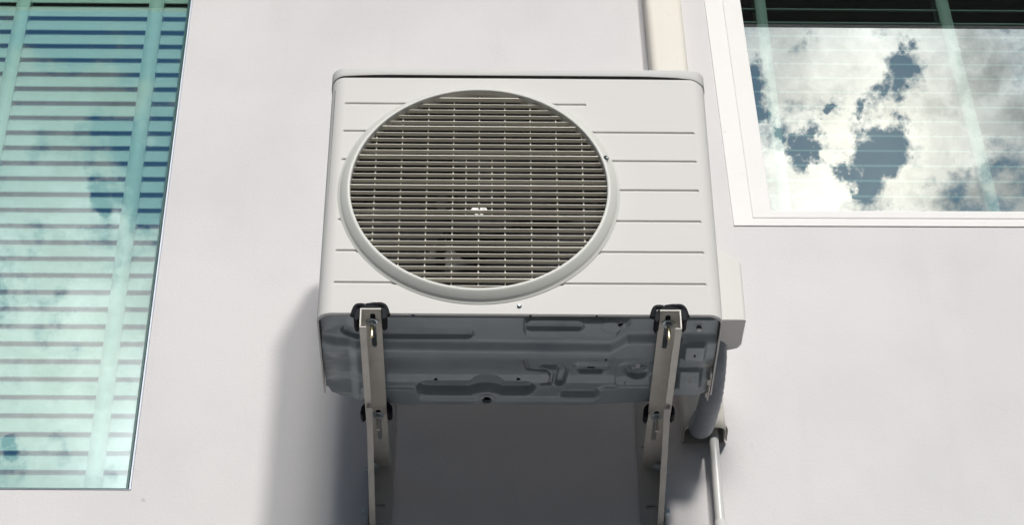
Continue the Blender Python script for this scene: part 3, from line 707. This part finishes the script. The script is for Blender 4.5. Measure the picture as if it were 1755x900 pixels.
# turned up at the back edge and sides
z += 0.030*sm(ts[:, None]*np.ones_like(x), 0.955, 1.0)**1.6
z = np.maximum(z, -0.001)
Vp = np.stack([x, y, z], -1).reshape(-1, 3)
holes = [(-0.064, -0.2385, 0.0105, 0.0105), (0.198, -0.506, 0.0052, 0.0052), (0.358, -0.470, 0.0050, 0.0050), (0.242, -0.357, 0.0052, 0.0052), (0.146, -0.357, 0.009, 0.004),
         (0.176, -0.384, 0.0022, 0.005), (0.219, -0.302, 0.0022, 0.005), (0.354, -0.402, 0.0025, 0.005), (0.351, -0.304, 0.0025, 0.005), (-0.169, -0.305, 0.0032, 0.0035), (0.0, -0.306, 0.0032, 0.0035), (-0.066, -0.309, 0.0015, 0.004)]
cx_ = (x[:-1, :-1]+x[1:, 1:])/2; cy_ = (y[:-1, :-1]+y[1:, 1:])/2
keep = np.ones_like(cx_, bool)
for hx, hy, ra, rb in holes: keep &= ((cx_-hx)/ra)**2+((cy_-hy)/rb)**2 > 1
J, I = np.nonzero(keep); a = J*NXp+I
Fp = np.stack([a, a+1, a+NXp+1, a+NXp], -1)
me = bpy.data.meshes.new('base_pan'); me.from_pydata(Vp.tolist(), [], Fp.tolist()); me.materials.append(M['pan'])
me.polygons.foreach_set('use_smooth', [True]*len(me.polygons)); me.update()
po = bpy.data.objects.new('base_pan', me); COL.objects.link(po); po.parent = ac; po.location = (0, 0.38, 0)
mb = MB(); mb.box((-0.38, YF+.02, 0.085), (0.38, -0.26, 0.088)); ap(mb.build('pan_liner', M['dark'], ac))
for (hx, hy, hz) in ((0.198, -0.506, 0.0060), (0.358, -0.470, 0.013), (0.242, -0.357, 0.032)):
    mb = MB(); mb.lathe((hx, hy, hz+.003), (0, 0, -1), [(0.0058, 0), (0.0058, 0.002), (0.004, 0.0028)], 20); ap(mb.build('lit_hole_disc', M['conduit'], ac))  # pale disc added in place of the lit view through the hole
mb = MB(); mb.lathe((-0.064, -0.2385, 0.030), (0, 0, -1), [(0.0118, 0), (0.0118, 0.022), (0.0104, 0.023), (0.0104, 0)], 32, caps=False); ap(mb.build('drain_spout', M['fan'], ac))
for k, (bx, bz) in enumerate(((-0.210, -0.0), (0.15, 0), (0.02, 0))):
    mb = MB(); mb.lathe((bx, YF+0.0045, -0.0012), (0, 0, -1), [(0.0025, 0), (0.0022, 0.0016), (0.0, 0.002)], 12); ap(mb.build('hem_screw', M['fan'], ac))

# ================================================================== BRACKETS
def hexp(r): return [(r*cos(pi/3*k+.3), r*sin(pi/3*k+.3)) for k in range(6)]
def bolt(parent, c, axis, rw=0.0115, rh=0.0072, shaft=0.034, mshaft=None, tiltx=0.0):
    A = Vector(axis).normalized(); B = A.orthogonal().normalized(); Cc = A.cross(B); c = Vector(c)
    mb = MB(); mb.lathe(c, A, [(rh, 0.0019), (rh*1.05, 0.003), (rh*1.0, 0.009), (rh*0.8, 0.0098)], 6, smooth=False)
    b = mb.build('bolt', M['zinc'], parent)
    mb = MB(); mb.lathe(c, A, [(rw, 0.0), (rw, 0.0016), (rw*0.92, 0.0020), (rw*0.4, 0.0019)], 28); mb.build('washer', M['zinc'], b)
    if shaft:
        prof = [(0.0040, 0.009)]; t = 0.0095
        while t < shaft: prof += [(0.0041, t), (0.0036, t+0.0008)]; t += 0.0016
        prof += [(0.0041, shaft), (0.0030, shaft+0.0012)]
        mb = MB(); mb.lathe(c, A+Vector((tiltx, 0, 0)), prof, 16); mb.build('shaft', mshaft or M['zinc'], b)
    return b
def bracket(label, s, grp):
    """s=-1 left, +1 right; outer flange towards s"""
    xo, xi = 0.3115*s, 0.2712*s
    root = empty('wall_bracket', (xo, 0, -0.2), label=label, cat='bracket', group=grp)
    R0 = Vector(root.location)
    def L(o): o.location = -R0; return o
    zt = -0.0145; t = 0.0026; yt = -0.5760; ye = -0.0085
    # web with slots
    xm = 0.2880*s
    web = L(sheet_holes('arm', M['arm'], [(xo, yt), (xi, yt), (xi-s*0.0, ye), (xo, ye)], [slot(xm, -0.5060, 0.0052, 0.056), slot(xm+s*0.001, -0.170, 0.0052, 0.056)],
                 ((0, 0, zt-t), (1, 0, 0), (0, 1, 0), (0, 0, 1)), t, root))
    # outer flange (hanging) with slots, and lip
    zb = zt-0.043
    fl_holes = [slot(-0.30, -0.036, 0.030, 0.004), slot(-0.17, -0.036, 0.030, 0.004), slot(-0.045, -0.036, 0.012, 0.004)]
    f = sheet_holes('arm_flange', M['arm'], [(yt+.0003, zt-t), (ye, zt-t), (ye, zb), (yt+.0003, zb)], fl_holes, ((xo, 0, 0), (0, 1, 0), (0, 0, 1), (-s, 0, 0)), t, web)
    mb = MB(); mb.box((xo, yt+.0005, zb-t), (xo-s*0.0135, -0.285, zb-.0002)); mb.build('arm_lip', M['arm'], web, bevel=0.0006)
    # diagonal strut: flat web + lip
    y1, z1, y2, z2 = -0.330, zb+0.022, -0.022, -0.158
    D = Vector((0, y2-y1, z2-z1)).normalized(); Nn = Vector((0, D.z, -D.y));
    if Nn.z > 0: Nn = -Nn
    Ln = sqrt((y2-y1)**2+(z2-z1)**2)
    O = Vector((xo-s*0.0034, y1, z1))
    st = L(sheet_holes('strut', M['arm'], [(0, -0.004), (Ln, -0.004), (Ln, 0.022), (0.03, 0.022)], [slot(0.10, 0.004, 0.022, 0.003), slot(0.20, 0.004, 0.022, 0.003)], (O, D, Nn, (-s, 0, 0)), t, root))
    mb = MB(); p = [O+Nn*0.0222+D*0.030, O+Nn*0.0222+D*Ln, O+Nn*0.0222+D*Ln+Vector((-s*0.0125, 0, 0)), O+Nn*0.0222+D*0.030+Vector((-s*0.0125, 0, 0))]
    mb.prism(p, Nn*0.0024); mb.build('strut_lip', M['arm'], st, bevel=0.0006)
    # wall plate: flat flange on the wall and outstanding flange
    wp = L(sheet_holes('wall_plate', M['plate'], [(xo-s*0.001, -0.52), (xo-s*0.0475, -0.52), (xo-s*0.0475, 0.20), (xo-s*0.001, 0.20)], [slot(xo-s*0.022, -0.118, 0.0125, 0.0062), slot(xo-s*0.022, -0.40, 0.011, 0.0045), slot(xo-s*0.030, 0.035, 0.008, 0.0045)],
                 ((0, -0.0015, 0), (1, 0, 0), (0, 0, 1), (0, -1, 0)), 0.0050, root))
    f = sheet_holes('plate_flange', M['plate'], [(-0.0005, -0.52), (-0.040, -0.52), (-0.040, -0.018), (-0.0005, -0.018)], [slot(-0.02, -0.33, 0.005, 0.02)], ((xo+s*0.0030, 0, 0), (0, 1, 0), (0, 0, 1), (-s, 0, 0)), 0.0026, wp)
    # bolts
    for (yy, br) in ((-0.5350, True), (-0.2060, False)):
        b = bolt(root, (xm+s*0.0015, yy, zt-t), (0, 0, -1), 0.0120, 0.0070, 0.036, M['brass'] if br else M['arm'], -0.02*s if not br else 0); b.location = -R0
    b = bolt(root, (xo-s*0.0030, -0.030, -0.030), (-s, 0, 0), 0.011, 0.0080, 0.014); b.location = -R0
    b = bolt(root, (xo+s*0.0032, -0.030, -0.212+.07), (s, 0, 0), 0.0105, 0.0080, 0); b.location = -R0
    b = bolt(root, (xo+s*0.0032, -0.030, -0.040), (s, 0, 0), 0.0085, 0.0050, 0); b.location = -R0
    # rubber saddles between unit and arm
    for (ya, yb2, w) in ((-0.5685, -0.5300, 0.0325), (-0.2380, -0.2110, 0.0330)):
        cx = (xo+xi)/2+s*(0.0005 if ya < -0.4 else 0.001); mb = MB(); n = 14
        top, bot = -0.0008, -0.037
        outer = [(cx+w*cos(pi*k/n)*(1+0.06*sin(2*pi*k/n)), bot+0.006+(top-bot-0.006)*min(1, (sin(pi*k/n)**0.55)*1.0)) for k in range(n+1)]
        outer = [(cx+w*0.80, bot)]+outer+[(cx-w*0.86, bot-0.004)]
        hx0, hx1 = min(xo, xi)-0.0010, max(xo, xi)+0.0010
        inner = [(hx0, bot+0.004), (hx0, zt+0.0002), (hx1, zt+0.0002), (hx1, bot+0.006)]
        poly = [(a, ya, b) for a, b in outer+inner]
        mb.prism(poly, (0, yb2-ya, 0)); L(mb.build('rubber_pad', M['rubber'], root, bevel=0.0022, seg=2))
        if ya < -0.4:      # raised rim bead in front of the cabinet edge
            mb = tube(catmull([(cx+0.034, -0.556, -0.018), (cx+0.026, -0.562, 0.001), (cx+0.010, -0.562, 0.0045), (cx-0.010, -0.562, 0.0015), (cx-0.028, -0.561, 0.001), (cx-0.036, -0.556, -0.020)], 8), lambda i, th: 0.0050, 12)
            L(mb.build('rubber_rim', M['rubber'], root))
    return root
bracket('left beige steel wall bracket carrying the end of the unit nearer the closed blind', -1, 'brackets under the air conditioner')
bracket('right beige steel wall bracket carrying the end of the unit nearer the grey hose', 1, 'brackets under the air conditioner')
